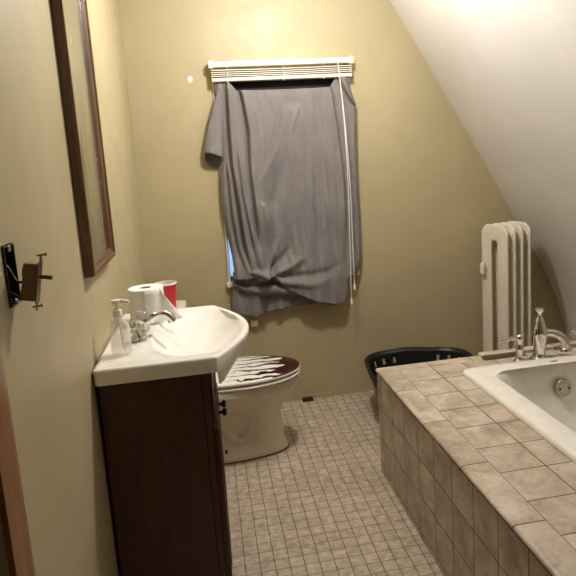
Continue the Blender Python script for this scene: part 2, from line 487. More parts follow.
def cloth_disp(X, Z):
    d = np.zeros(X.shape)
    d += saw(X, Z, f1, .048, .0035, .05) + saw(X, Z, f2, .042, .0035, .09, .2) + saw(X, Z, f9, .026, .0030, .05, .2) + saw(X, Z, f10, .026, .003, .04, .2)
    d += saw(X, Z, f7, .036, .0040, -.06, .2) + saw(X, Z, f11, .020, .003, -.04) + saw(X, Z, f8, .016, .0040, -.04, .10)
    d += saw(X, Z, [(1.13, 1.85), (1.165, 1.77), (1.215, 1.69)], .030, .0035, .05, .02)
    d += saw(X, Z, [(.645, 1.31), (.680, 1.36), (.736, 1.478), (.79, 1.62), (.81, 1.70)], .026, .006, .09, .12)
    d += saw(X, Z, [(.66, 1.20), (.70, 1.12), (.71, 1.02)], .014, .006, -.05, .08)
    d += ridge(X, Z, [(.66, 1.25), (.72, 1.20), (.86, 1.48)], -.014, .04)
    d += ridge(X, Z, [(.80, 1.40), (.77, 1.12)], .012, .018) + ridge(X, Z, [(.86, 1.26), (.83, 1.02)], -.010, .012) + ridge(X, Z, [(.95, 1.40), (.92, 1.05)], .010, .016)
    d += ridge(X, Z, [(1.02, 1.50), (1.03, 1.10)], -.010, .012) + ridge(X, Z, [(.90, 1.72), (.84, 1.56)], .006, .014)
    # folds drawn into the twist
    d += ridge(X, Z, [TW, (.685, .88), (.735, .99)], 0.0416, 0.0154) + ridge(X, Z, [TW, (.72, .86), (.80, .93), (.86, 1.05)], -0.0256, 0.0198)
    d += ridge(X, Z, [TW, (.76, .815), (.86, .87), (.93, 1.05)], 0.0416, 0.0242) + ridge(X, Z, [TW, (.80, .765), (1.0, .775), (1.15, .86)], -0.0256, 0.0220)
    d += ridge(X, Z, [TW, (.76, .745), (.90, .715), (1.06, .735)], 0.0384, 0.0242)
    d += ridge(X, Z, [TW, (.63, .90), (.60, 1.05)], 0.0352, 0.0176) + ridge(X, Z, [TW, (.655, .93), (.67, 1.10)], -0.0224, 0.0198)
    d += ridge(X, Z, [TW, (.57, .82), (.53, .95)], 0.0320, 0.0176)
    # long soft hanging folds
    d += .006*np.sin(2*PI*(X*5.2 + .45*Z + .25*np.sin(2.2*Z))) * sstep(1.82, 1.2, Z)
    d += .0035*np.sin(2*PI*(X*11.3 - .9*Z + .4*np.sin(3.1*Z+1))) * sstep(1.7, 1.0, Z)
    d += .0022*np.sin(2*PI*(X*23 + 1.2*Z + .3*np.sin(7*Z)))*sstep(1.6, 1.1, Z)
    d += .034*sstep(1.05, .62, Z)*sstep(.62, .80, X) + .045*sstep(.98, .79, Z)*sstep(.69, .60, X)
    return d
def grid_obj(name, X, Y, Z, parent, thick=.0022):
    bm = NB(); n, m = X.shape
    V = [[bm.verts.new((X[i, j], Y[i, j], Z[i, j])) for j in range(m)] for i in range(n)]
    for i in range(n-1):
        for j in range(m-1): bm.faces.new((V[i][j], V[i][j+1], V[i+1][j+1], V[i+1][j]))
    o = obj(name, bm, 'cloth', parent, smooth=80)
    md = o.modifiers.new('Solidify', 'SOLIDIFY'); md.thickness = thick; md.offset = 0
    return o
cu = thing('window_curtain', 'wrinkled grey cloth shirt hung over the window as a curtain, twisted near its hem', 'curtain', (.82, D-.04, .57))
U, V = np.meshgrid(np.linspace(0, 1, 330), np.linspace(0, 1, 300), indexing='ij')
zb = np.interp(U, [0, .2, .27, .31, .38, .50, .72, .88, .96, 1.], [.785, .782, .778, .785, .735, .687, .612, .585, .600, .70])
ztop = 1.846 - .050*sstep(.10, .16, U)*(1-sstep(.83, .91, U))
Z = ztop + (zb-ztop)*V
X = ip(L, Z) + (ip(Rr, Z)-ip(L, Z))*U
Yc = D - .052 - cloth_disp(X, Z) - .016*np.sin(PI*U)**.6*sstep(1.86, 1.75, Z)
Yc = Yc + .014*(sstep(.03, 0, U) + sstep(.97, 1, U))
grid_obj('main_panel', X, Yc, Z, cu)
# lower flap hanging behind the twisted edge
U, V = np.meshgrid(np.linspace(0, 1, 110), np.linspace(0, 1, 50), indexing='ij')
zt = np.interp(U, [0, .25, .5, 1], [.82, .84, .78, .66])
xb = .449 + U*.66
zbot = np.interp(xb, [.449, .50, .54, .60, .66, .775, .922, 1.039, 1.113], [.590, .575, .560, .562, .573, .590, .592, .574, .602])
Z = zt + (zbot-zt)*V
X = .449 + .018*sstep(.6, .8, Z)*(1-U) + U*(.655)
fy = .008*np.sin(2*PI*(X*7.0+.2*Z)) + .004*np.sin(2*PI*X*17) + .018*np.exp(-((X-.50)/.03)**2) * sstep(.80, .62, Z) + .016*np.exp(-((X-.575)/.02)**2)
Y = D - .048 - fy*sstep(0, .3, V)
grid_obj('lower_hem', X, Y, Z, cu)
# a diagonal tuck across the flap
U, V = np.meshgrid(np.linspace(0, 1, 80), np.linspace(0, 1, 16), indexing='ij')
zc = np.interp(U, [0, .18, .36, .5, .75, 1], [.752, .716, .700, .705, .680, .640])
hw = np.interp(U, [0, .3, .5, .8, 1], [.010, .024, .032, .022, .010])
Z = zc + hw*(1-2*V)
X = .462 + U*.46
Y = D - .070 - .018*np.sin(PI*V)**.8*np.sin(PI*np.clip(U*.9+.05, 0, 1)) - .003*np.sin(2*PI*(X*14+3*Z))
grid_obj('tucked_fold', X, Y, Z, cu)
# knot of bunched cloth
bm = NB(); rs = []
for i in range(28):
    a = i/27; r = .004+.020*math.sin(PI*a)**.7
    c = Vector((.598+.080*a, D-.085-.022*math.sin(PI*a), .770+.030*a + .006*math.sin(6*a)))
    rs.append([c + Vector((.25*r*math.cos(q), r*(1+.25*math.sin(4*q+9*a))*math.cos(q), r*(1+.2*math.cos(5*q+7*a))*math.sin(q))) for q in np.linspace(0, 2*PI, 24, endpoint=False)])
rings(bm, rs); obj('twist_knot', bm, 'cloth', cu, smooth=60)
# sleeve hanging over the left edge
bm = NB(); rs = []
path = [(.476, 1.805, .010, .010), (.466, 1.74, .026, .016), (.449, 1.66, .038, .022), (.432, 1.57, .046, .026), (.420, 1.50, .050, .034), (.419, 1.448, .050, .040)]
nn = 26
for i in range(nn):
    a = i/(nn-1)*(len(path)-1)
    cx = np.interp(a, range(len(path)), [p[0] for p in path]); cz = np.interp(a, range(len(path)), [p[1] for p in path])
    hx = np.interp(a, range(len(path)), [p[2] for p in path]); hy = np.interp(a, range(len(path)), [p[3] for p in path])
    fr = i/(nn-1); ring = []
    for q in np.linspace(0, 2*PI, 40, endpoint=False):
        wr = 1 + .05*math.sin(22*fr + 2*math.cos(q)) + .03*math.sin(37*fr+3*q)
        tilt = (-.030*math.sin(q) if math.sin(q) < 0 else -.040*math.sin(q))*fr**3
        ring.append(Vector((cx + hx*math.cos(q), D-.052 + hy*wr*math.sin(q), cz + tilt - .012*math.cos(q)*fr**2 + .006*math.sin(2*q+1)*fr)))
    rs.append(ring)
rings(bm, rs, cap0=True, cap1=False)
so = obj('sleeve', bm, 'cloth', cu, smooth=80)
md = so.modifiers.new('Solidify', 'SOLIDIFY'); md.thickness = .0025; md.offset = -1

# ------------------------------------------------------------------ mirror on the left wall
mi = thing('wall_mirror', 'tall rectangular mirror in a brown wood frame on the left wall', 'mirror', (0, 1.87, 1.115))
MY0, MY1, MZ0, MZ1 = 1.672, 2.082, 1.118, 1.985
obj('frame', frame_yz(NB(), .001, .029, MY0, MY1, MZ0, MZ1, .034), 'mirror_wood', mi, smooth=20)
obj('glass', B(.004, .0145, MY0+.030, MY1-.030, MZ0+.030, MZ1-.030), 'mirror', mi, smooth=0)

# ------------------------------------------------------------------ light switch hanging out of its box
sb = thing('switch_box', 'dark open metal switch box set in the left wall', 'switch box', (-.03, 1.083, 1.178))
bm = NB()
rs = []
for dd, x in ((.0, -.055), (.0, .004), (.003, .004), (.003, -.052)):
    rs.append([Vector((x, SWY0+.001+dd, SWZ0+.001+dd)), Vector((x, SWY1-.001-dd, SWZ0+.001+dd)), Vector((x, SWY1-.001-dd, SWZ1-.001-dd)), Vector((x, SWY0+.001+dd, SWZ1-.001-dd))])
rings(bm, rs); obj('box_shell', bm, 'dark_box', sb, smooth=0)
for z in (SWZ0+.007, SWZ1-.007):
    bm = NB(); box(bm, -.004, .0045, 1.076, 1.091, z-.006, z+.006); lathe(bm, (.0045, 1.083, z), [(.004, 0), (.004, .0015), (0, .002)], n=12, axis=(1, 0, 0))
    obj('mounting_ear', bm, 'chrome', sb)
sw = thing('light_switch', 'brown toggle light switch pulled out of the left wall and hanging on wires', 'light switch', (.035, 1.08, 1.215))
tilt = Matrix.Rotation(math.radians(11), 4, 'Y')
def swloc(bm):
    bmesh.ops.transform(bm, matrix=Matrix.Translation((.047, 1.080, 1.216)) @ tilt, verts=bm.verts); return bm
bm = NB(); box(bm, -.026, -.002, -.012, .016, -.034, .033, bev=.002); obj('body', swloc(bm), 'switch_body', sw)
bm = NB(); box(bm, -.0265, -.004, -.0125, -.0115, -.030, -.012); box(bm, -.0265, -.008, -.0125, -.0115, .010, .026); obj('terminal_plate', swloc(bm), 'brass', sw)
bm = NB(); box(bm, -.0015, .0, -.011, .015, -.038, .038); box(bm, -.0015, 0, -.004, .008, -.052, .050); obj('mounting_strap', swloc(bm), 'brass', sw)
bm = NB(); box(bm, 0, .021, -.002, .006, .006, .013, bev=.001); obj('toggle', swloc(bm), 'toggle', sw)
for z in (-.047, .046):
    bm = NB(); tube(bm, [(-.008, .002, z), (.006, .002, z+.004)], .0016, n=8); lathe(bm, (.006, .002, z+.004), [(.0035, 0), (.003, .002), (0, .0025)], n=10, axis=(1, 0, .2))
    obj('screw', swloc(bm), 'brass', sw)
for z, z2 in ((.012, .03), (-.018, -.02)):
    bm = NB(); tube(bm, [(-.05, 1.09, 1.226+z2), (-.01, 1.088, 1.222+z2), (.010, 1.078, 1.210+z), (.0225, 1.0715, 1.208+z)], .0024, n=8); obj('wire', bm, 'black', sw)

# ------------------------------------------------------------------ vanity cabinet
VY0, VY1, VD, VZ = 1.626, 2.228, .3123, .825
cb = thing('vanity_cabinet', 'dark red-brown wooden vanity cabinet under the white basin', 'cabinet', (.16, 1.93, 0))
bm = NB()
box(bm, .010, .292, VY0, VY0+.016, .0, VZ, bev=.001); box(bm, .010, .292, VY1-.016, VY1, .0, VZ, bev=.001)
box(bm, .010, .018, VY0+.016, VY1-.016, .10, VZ); box(bm, .018, .292, VY0+.016, VY1-.016, .10, .116)
box(bm, .245, .258, VY0+.016, VY1-.016, .0, .10)
obj('body', bm, 'cabinet', cb, smooth=0)
bm = NB()
box(bm, .2935, VD, VY0, VY0+.045, .0, VZ, bev=.001); box(bm, .2935, VD, VY1-.045, VY1, .0, VZ, bev=.001)
box(bm, .2935, VD, VY0+.045, VY1-.045, .62, .66); box(bm, .2935, VD, VY0+.045, VY1-.045, .09, .14)
obj('face_frame', bm, 'cabinet', cb, smooth=0)
def knob(parent, x, y, z):
    bm = NB(); lathe(bm, (x, y, z), [(.010, 0), (.006, .004), (.005, .012), (.012, .018), (.014, .023), (.010, .028), (0, .029)], n=20, axis=(1, 0, 0))
    return obj('knob', bm, 'black_metal', parent)
dr = obj('drawer_front', B(VD+.0005, VD+.010, VY0+.03, VY1-.03, .655, .765, bev=.002), 'cabinet', cb, smooth=20)
ym = (VY0+VY1)/2
for y0, y1, ky in ((VY0+.008, ym-.002, ym-.035), (ym+.002, VY1-.008, ym+.035)):
    bm = NB(); box(bm, VD+.0005, VD+.018, y0, y1, .10, .640, bev=.002)
    w = .055
    dd = obj('door', bm, 'cabinet', cb, smooth=20)
    bm = NB(); box(bm, VD+.018, VD+.0215, y0+w, y1-w, .10+w, .640-w, bev=.003); obj('raised_panel', bm, 'cabinet', dd, smooth=20)
    knob(dd, VD+.018, ky, .58)

# ------------------------------------------------------------------ basin
SY0, SY1, SZ = 1.598, 2.248, .872
sk = thing('basin', 'white ceramic vanity basin with bulging bowl front on the dark cabinet', 'sink', (.17, 1.925, .80))
def outline():
    pts = []
    def arc(cx, cy, r, a0, a1, n=6):
        return [(cx+r*math.cos(math.radians(a0+(a1-a0)*i/n)), cy+r*math.sin(math.radians(a0+(a1-a0)*i/n))) for i in range(n+1)]
    pts += arc(.022, SY0+.018, .018, 180, 270)
    pts += [(x, SY0) for x in np.linspace(.06, .32, 14)]
    pts += arc(.338, SY0+.008, .008, 270, 350, 4)
    for q in np.linspace(-.965, .965, 60):
        pts.append((.345+.113*math.cos(PI/2*q)**.95, 1.925+q*.325))
    pts += arc(.338, SY1-.008, .008, 10, 90, 4)
    pts += [(x, SY1) for x in np.linspace(.32, .06, 14)]
    pts += arc(.022, SY1-.018, .018, 90, 180)
    pts += [(.004, y) for y in np.linspace(SY1-.05, SY0+.05, 22)]
    return pts
O = outline(); NO = len(O)
cx0, cy0 = .235, 1.925
def belly(x): return max(0., x-.345)
def oring(z, inset=0., bell=1.):
    r = []
    for x, y in O:
        b = max(0., x-.345)
        w = min(1., b/.035); w = w*w*(3-2*w)
        if x > .345: x = .345 + b*bell
        x2 = max(x, .004+inset) - (inset if x > .30 else 0)
        y2 = min(max(y, SY0+inset), SY1-inset)
        r.append(Vector((x2, y2, max(z, .8265)*(1-w) + z*w)))
    return r
bx, by, ba, bb = .285, 1.925, .146, .272
def bring(z, s=1., dx=0.):
    r = []
    for x, y in O:
        a = math.atan2((y-by)/bb, (x-bx)/ba)
        c, s_ = math.cos(a), math.sin(a)
        e = .82
        r.append(Vector((bx+dx + ba*s*math.copysign(abs(c)**e, c), by + bb*s*math.copysign(abs(s_)**e, s_), z)))
    return r
rs = [oring(.768, .004, .06), oring(.770, .002, .20), oring(.776, .0, .38), oring(.787, 0, .56), oring(.803, 0, .73), oring(.822, 0, .87), oring(.842, 0, .96), oring(.856, 0, .99), oring(.865, 0, 1.),
      oring(.8695, .002), oring(.872, .007), oring(.8722, .014), oring(.8705, .022)]
prof = lambda q: .868 - .092*(1-q**2.1)
rim = bring(.8675, 1.)
mid = [Vector(((a.x+b.x)/2, (a.y+b.y)/2, .8688)) for a, b in zip(rs[-1], rim)]
rs += [mid, rim] + [bring(prof(q) - .0015, q) for q in (.97, .93, .88, .82, .74, .65, .55, .44, .32, .20, .10)]
bm = NB(); rings(bm, rs); obj('bowl', bm, 'ceramic', sk, smooth=50)
bm = NB(); lathe(bm, (bx, by, .7755), [(.022, 0), (.022, .003), (.016, .004), (.012, .001), (0, .001)], n=24); obj('drain', bm, 'chrome', sk)

fa = thing('basin_faucet', 'chrome basin faucet with two clear knobs and arched spout on the white basin', 'faucet', (.10, 1.92, .868))
FX, FY = .102, 1.925
bm = NB(); rings(bm, [rrect(FX, FY, .026*s, .080*q, .024*s, z, 6) for s, q, z in ((1, 1, .8712), (1, 1, .875), (.9, .96, .880), (.72, .88, .887))]); obj('base_plate', bm, 'chrome', fa, smooth=45)
bm = NB(); lathe(bm, (FX, FY, .884), [(.019, 0), (.017, .012), (.015, .022), (.012, .030), (0, .033)], n=24)
tube(bm, [(FX, FY, .900), (FX+.028, FY, .915), (FX+.056, FY, .931), (FX+.082, FY, .933), (FX+.099, FY, .920), (FX+.105, FY, .904)], [.016, .013, .012, .013, .014, .014], n=16); obj('spout', bm, 'chrome', fa, smooth=60)
for s, y in ((-1, FY-.066), (1, FY+.062)):
    bm = NB(); lathe(bm, (FX, y, .882), [(.019, 0), (.017, .010), (.011, .016), (.009, .022), (0, .023)], n=20); h = obj('valve', bm, 'chrome', fa)
    bm = NB(); rs = []
    for r, z in ((.010, .902), (.019, .906), (.022, .916), (.022, .926), (.017, .934), (.006, .937)):
        rs.append([Vector((FX + r*(1+.09*math.cos(7*a))*math.cos(a), y + r*(1+.09*math.cos(7*a))*math.sin(a), z)) for a in np.linspace(0, 2*PI, 42, endpoint=False)])
    rings(bm, rs); obj('knob', bm, 'acrylic', h, smooth=50)
bm = NB(); tube(bm, [(FX-.020, FY, .884), (FX-.021, FY, .915)], .0022, n=8); lathe(bm, (FX-.021, FY, .915), [(.003, 0), (.005, .004), (.004, .009), (0, .010)], n=12); obj('drain_rod', bm, 'chrome', fa)

# soap pump bottle
so = thing('soap_bottle', 'clear plastic pump soap bottle on the near left corner of the basin', 'soap bottle', (.068, 1.730, .869))
bx_, by_, bz_ = .068, 1.732, .8725
bm = NB(); rs = []
for s, z in ((.92, 0), (1, .004), (1, .03), (.99, .06), (.93, .085), (.74, .100), (.46, .108), (.38, .114), (.34, .114), (.42, .106), (.69, .098), (.88, .083), (.94, .06), (.95, .03), (.95, .006), (.88, .003)):
    rs.append(rrect(bx_, by_, .030*s, .021*s, .016*s, bz_+z, 6))
rings(bm, rs); obj('bottle', bm, 'clear', so, smooth=50)
bm = NB(); lathe(bm, (bx_, by_, bz_+.1145), [(.0135, 0), (.0135, .014), (.010, .018), (.0055, .0185), (.0055, .036), (.013, .037), (.015, .042), (.014, .048), (0, .050)], n=24)
tube(bm, [(bx_, by_, bz_+.156), (bx_+.018, by_-.004, bz_+.158), (bx_+.036, by_-.008, bz_+.154)], [.007, .0065, .0055], n=12); obj('pump', bm, 'white_plastic', so, smooth=50)
bm = NB(); tube(bm, [(bx_, by_, bz_+.113), (bx_+.004, by_, bz_+.05), (bx_+.008, by_, bz_+.008)], .0022, n=8); obj('dip_tube', bm, 'white_plastic', so)

# toilet roll
RX, RY, RZ = .112, 2.108, .8715
ro = thing('toilet_paper_roll', 'white toilet paper roll standing on the basin behind the faucet', 'toilet paper', (RX, RY, RZ))
bm = NB(); n = 48; rs = []
for r, z in ((.021, .002), (.021, .120), (.024, .122), (.058, .122), (.062, .119), (.0625, .06), (.062, .003), (.058, 0), (.024, 0)):
    rs.append([Vector((RX+r*math.cos(2*PI*i/n), RY+r*math.sin(2*PI*i/n), RZ+z)) for i in range(n)])
rings(bm, rs, loop=True); obj('roll', bm, 'paper', ro)
bm = NB(); rs = []
for r, z in ((.0205, .003), (.0205, .1195), (.0190, .1195), (.0190, .003)):
    rs.append([Vector((RX+r*math.cos(2*PI*i/n), RY+r*math.sin(2*PI*i/n), RZ+z)) for i in range(n)])
rings(bm, rs, loop=True); obj('core', bm, 'card', ro)
bm = NB(); rows = []
for i in range(15):
    a = i/14
    if a < .4:
        q = math.radians(-95 + 60*a/.4); x, y = RX+.0635*math.cos(q), RY+.0635*math.sin(q)
    else:
        b = (a-.4)/.6; x = RX+.0635*math.cos(math.radians(-35)) + .066*b; y = RY+.0635*math.sin(math.radians(-35)) + .010*b - .010*math.sin(PI*b)
    top = RZ + (.121 if a < .4 else .121 - .100*((a-.4)/.6)**1.05)
    rows.append([Vector((x + .004*math.sin(5*k/7)*(a > .4), y, RZ+.001+(top-RZ-.001)*k/7)) for k in range(8)])
rings(bm, rows, closed=False)
ls = obj('loose_sheet', bm, 'paper', ro, smooth=60); md = ls.modifiers.new('Solidify', 'SOLIDIFY'); md.thickness = .0008; md.offset = 0

# red cup
cp_ = thing('plastic_cup', 'red plastic cup with white rim behind the toilet paper roll', 'cup', (.176, 2.205, .8715))
bm = NB(); lathe(bm, (.176, 2.200, .8716), [(.0285, .0), (.030, .004), (.0325, .045), (.0335, .046), (.039, .108), (.0375, .108), (.031, .046), (.028, .006)], n=40); obj('body', bm, 'red', cp_)
bm = NB(); lathe(bm, (.176, 2.200, .8716), [(.0392, .1075), (.0415, .109), (.0415, .113), (.0392, .1145), (.0372, .113), (.0372, .1075)], n=40, cap0=False, cap1=False); obj('rim', bm, 'cup_white', cp_)
bm = NB(); lathe(bm, (.176, 2.200, .8716), [(.0270, .0075), (.0300, .046), (.0365, .1075), (.0362, .1075), (.0297, .047), (.0265, .0085)], n=40); obj('liner', bm, 'cup_white', cp_)

# ------------------------------------------------------------------ toilet
TY = 2.735
to = thing('toilet', 'white toilet with zebra print lid beside the vanity against the left wall', 'toilet', (.36, TY, 0))
NQ = 72
def egg(x0, x1, hw, z, back=.75, yc=TY, rec=0.):
    """egg ring: pointed front at x1, squarer back at x0"""
    xm = x0 + (x1-x0)*.42; r = []
    for i in range(NQ):
        a = 2*PI*i/NQ; c, s = math.cos(a), math.sin(a)
        if c >= 0: x = xm + (x1-xm)*c; y = hw*math.copysign(abs(s)**.92, s)
        else: x = xm + (xm-x0)*math.copysign(abs(c)**.6, c); y = hw*math.copysign(abs(s)**back, s)
        if rec:
            k = math.exp(-((x-.40)/.10)**4)
            y *= 1-rec*k
        r.append(Vector((x, yc+y, z)))
    return r
keys = [  # z, x0, x1, hw, recess
 (.000, .115, .655, .106, 0), (.022, .115, .655, .106, 0), (.036, .120, .648, .100, .04), (.060, .125, .640, .098, .30), (.10, .13, .634, .098, .44), (.16, .13, .630, .102, .48),
 (.21, .13, .632, .112, .34), (.25, .12, .645, .130, .10), (.285, .12, .672, .152, 0), (.315, .12, .700, .170, 0), (.335, .12, .716, .178, 0), (.345, .12, .722, .181, 0), (.350, .12, .728, .186, 0), (.378, .12, .732, .188, 0), (.385, .124, .728, .184, 0)]
rs = [egg(k[1], k[2], k[3], k[0], rec=k[4]) for k in keys]
rs += [egg(.25, .66, .125, .385), egg(.27, .64, .115, .370), egg(.30, .58, .085, .27), egg(.33, .50, .05, .23)]
bm = NB(); rings(bm, rs); obj('bowl', bm, 'toilet', to, smooth=40)
bm = NB(); rings(bm, [egg(.112, .6585, .1095, z) for z in (.0, .005)]); obj('contact_shadow_ring', bm, 'mortar', to, smooth=40)  # dark ring added to draw the shadow gap and caulk line at the floor
# trapway bulging out of the recessed side
bm = NB()
for s in (-1, 1):
    tube(bm, [(.50, TY+s*.030, .19), (.45, TY+s*.036, .10), (.39, TY+s*.040, .085), (.34, TY+s*.044, .16), (.27, TY+s*.050, .18), (.20, TY+s*.054, .10), (.19, TY+s*.055, .03)], [.028, .030, .030, .030, .032, .034, .034], n=18)
obj('trapway', bm, 'toilet', to, smooth=60)
for s in (-1, 1):
    bm = NB(); lathe(bm, (.345, TY+s*.086, .034), [(.010, 0), (.010, .003), (.0045, .004), (.0045, .026), (0, .027)], n=14)
    obj('floor_bolt', bm, 'black_metal', to)
bm = NB(); rs = [egg(.215, .735, .190, z, .6) for z in (.389,)] 
def egg2(x0, x1, hw, z): return egg(x0, x1, hw, z, .6)
bm = NB(); rings(bm, [egg2(.222, .732, .186, .388), egg2(.217, .738, .191, .392), egg2(.217, .738, .191, .397), egg2(.222, .733, .186, .401), egg2(.32, .64, .11, .401), egg2(.325, .635, .105, .400), egg2(.325, .635, .105, .391), egg2(.32, .64, .11, .388)], loop=True)
obj('seat', bm, 'seat', to, smooth=40)
bm = NB(); rings(bm, [egg2(.240, .715, .168, .4085), egg2(.222, .733, .186, .4095), egg2(.217, .739, .191, .416), egg2(.219, .737, .190, .422), egg2(.228, .728, .181, .4265), egg2(.28, .66, .13, .430), egg2(.36, .56, .06, .432)])
lid = obj('lid', bm, 'lid', to, smooth=40); lid['label'] = 'white lid with black zebra stripes and maroon front'
for s in (-1, 1):
    bm = NB(); box(bm, .205, .232, TY+s*.075-.014, TY+s*.075+.014, .386, .418, bev=.005); obj('hinge', bm, 'seat', to)
bm = NB(); rings(bm, [rrect(.115, TY, .092, .205*s, .03, z, 8) for s, z in ((.90, .386), (.94, .42), (1, .71), (1, .716))]); obj('tank', bm, 'toilet', to, smooth=40)
bm = NB(); rings(bm, [rrect(.115, TY, .100, .214, .034, z, 8) for z in (.7165, .742)] + [rrect(.115, TY, .096, .210, .03, .750, 8), rrect(.115, TY, .07, .18, .03, .754, 8)]); obj('tank_lid', bm, 'toilet', to, smooth=40)
bm = NB(); lathe(bm, (.207, TY-.15, .66), [(.014, 0), (.014, .008), (.006, .010), (.006, .02), (0, .02)], n=16, axis=(1, 0, 0)); tube(bm, [(.222, TY-.15, .66), (.226, TY-.11, .655), (.226, TY-.075, .65)], [.006, .005, .006], n=10); obj('flush_lever', bm, 'chrome', to)

# ------------------------------------------------------------------ tiled tub platform
DY = .52
pl = thing('tub_surround', 'beige tiled bathtub platform with tiled apron along the right side', 'tub surround', (1.7, 1.45, 0))
bm = NB(); box(bm, XT, XT+.05, DY, YT-.003, 0, HT-.0205); box(bm, XT+.05, 2.41, YT-.05, YT-.003, 0, HT-.014); box(bm, XT+.05, 2.41, DY, DY+.05, 0, HT-.014)
obj('apron', bm, 'apron', pl, smooth=0)
bm = NB()
box(bm, 1.1075, 1.345, DY, 2.304, HT-.0135, HT); box(bm, 1.345, 2.445, 2.165, 2.304, HT-.0135, HT); box(bm, 2.05, 2.445, DY, 2.165, HT-.0135, HT); box(bm, 1.345, 2.05, DY, .70, HT-.0135, HT)
obj('deck_top', bm, 'deck', pl, smooth=0)
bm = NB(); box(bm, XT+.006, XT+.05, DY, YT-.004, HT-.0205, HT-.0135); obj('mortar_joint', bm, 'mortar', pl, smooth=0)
# bullnose edge tiles
bm = NB()
bp = [(1.1072, HT-.0135), (XT-.003, HT-.0135), (XT-.006, HT-.010), (XT-.006, HT-.006), (XT-.002, HT-.001), (XT+.004, HT+.0005), (1.1072, HT+.0005)]
rings(bm, [[Vector((x, y, z)) for x, z in bp] for y in (DY, YT-.002)]); obj('edge_tiles', bm, 'edge', pl, smooth=50)
bm = NB(); box(bm, 1.1075, 2.445, 2.3045, YT, HT-.0135, HT+.0005, bev=.001); obj('back_edge_tiles', bm, 'upstand', pl, smooth=0)
bm = NB(); box(bm, 1.50, 2.43, 2.318, 2.360, HT+.0007, HT+.016, bev=.002); obj('raised_strip', bm, 'upstand', pl, smooth=0)
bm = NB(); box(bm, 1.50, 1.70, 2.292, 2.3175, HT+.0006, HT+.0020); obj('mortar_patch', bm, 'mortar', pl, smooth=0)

# ------------------------------------------------------------------ bathtub
TX0, TX1, TB0, TB1 = 1.337, 2.062, .675, 2.190
tb = thing('bathtub', 'white drop-in bathtub set in the beige tiled platform', 'bathtub', (1.70, 1.43, 0))
cx, cy, hx, hy = (TX0+TX1)/2, (TB0+TB1)/2, (TX1-TX0)/2, (TB1-TB0)/2
def tring(z, ins, r, fy=0., nx=0.):
    """fy: extra inset at the far end, nx: extra inset left"""
    ring = rrect(cx, cy-fy/2, hx-ins-nx, hy-ins-fy/2, r, z, 12); return ring
rs = [tring(.487, .004, .030), tring(.488, 0., .034), tring(.500, 0., .034), tring(.506, .005, .034), tring(.509, .016, .034),
      tring(.509, .060, .06), tring(.5085, .085, .09), tring(.505, .097, .11, -.040), tring(.495, .106, .12, -.040), tring(.47, .112, .13, -.04), tring(.38, .122, .14, -.03), tring(.25, .140, .15, 0.), tring(.16, .165, .16, .03), tring(.12, .195, .15, .06), tring(.105, .24, .11, .1)]
bm = NB(); rings(bm, rs, cap0=False); obj('shell', bm, 'tub', tb, smooth=50)
OX, OZ = 1.745, .405
oy = 2.192-.105
ov = NB(); lathe(ov, (OX, oy+.006, OZ), [(.038, 0), (.038, .006), (.034, .011), (.026, .0125), (.025, .011), (.024, .0125), (0, .013)], n=40, axis=(0, -1, .10))
oo = obj('overflow_plate', ov, 'brushed', tb)
for s in (-1, 1):
    bm = NB(); lathe(bm, (OX+s*.020, oy-.0065, OZ+.001), [(.0045, 0), (.0045, .002), (.002, .0025), (.002, .0005), (0, .0005)], n=14, axis=(0, -1, .1)); obj('screw', bm, 'black_metal', oo)
bm = NB(); rings(bm, [[Vector((1.730 + .019*s*math.cos(a), 2.134 + .008*s*math.sin(a), z)) for a in np.linspace(0, 2*PI, 28, endpoint=False)] for s, z in ((1, .5088), (1, .5102), (.8, .5106))])
em = obj('emblem', bm, plain('grey_emblem', (.30, .28, .25), .35, .3), tb); em['label'] = 'small oval grey emblem on the far rim'

# tub filler: spout and two lever valves, each in its own hole
FYT = 2.236
tf = thing('tub_spout', 'tall chrome tub spout with finial and curved outlet behind the bathtub', 'tub faucet', (1.728, FYT, HT))
k0 = HT+.0004
bm = NB(); lathe(bm, (1.728, FYT, k0), [(.040, 0), (.040, .004), (.035, .010), (.027, .018), (.025, .030), (.028, .060), (.033, .100), (.033, .122), (.027, .146), (.020, .168), (.016, .184), (.011, .190), (.010, .202), (.016, .210), (.020, .219), (.020, .225), (.014, .228), (0, .228)], n=36); obj('body', bm, 'chrome', tf, smooth=50)
bm = NB(); tube(bm, [(1.728, FYT, k0+.118), (1.755, FYT-.010, k0+.117), (1.785, FYT-.022, k0+.114), (1.812, FYT-.034, k0+.098), (1.824, FYT-.040, k0+.072), (1.826, FYT-.042, k0+.052)], [.021, .018, .017, .018, .019, .020], n=22)
lathe(bm, (1.826, FYT-.042, k0+.054), [(.020, 0), (.024, -.004), (.024, -.018), (.019, -.020), (.015, -.016), (0, -.014)], n=24); obj('spout', bm, 'chrome', tf, smooth=55)
def valve(x, dirx, label):
    v = thing('tub_valve', label, 'tub valve', (x, FYT, HT), 'chrome lever valves of the bathtub')
    bm = NB(); lathe(bm, (x, FYT, k0), [(.027, 0), (.027, .004), (.022, .009), (.016, .015), (.015, .028), (.018, .050), (.018, .066), (.013, .074), (.013, .086), (.017, .092), (.018, .110), (.013, .118), (.006, .122), (0, .123)], n=30); obj('body', bm, 'chrome', v, smooth=50)
    bm = NB(); tube(bm, [(x, FYT, k0+.104), (x+dirx*.03, FYT-.004, k0+.107), (x+dirx*.07, FYT-.008, k0+.106), (x+dirx*.100, FYT-.010, k0+.104)], [.010, .0085, .009, .012], n=16)
    lathe(bm, (x+dirx*.100, FYT-.010, k0+.104), [(.0105, 0), (.0085, .004), (0, .006)], n=16, axis=(dirx, -.1, 0)); obj('lever', bm, 'chrome', v, smooth=50)
valve(1.634, -1, 'chrome lever valve left of the tall tub spout, lever pointing left')
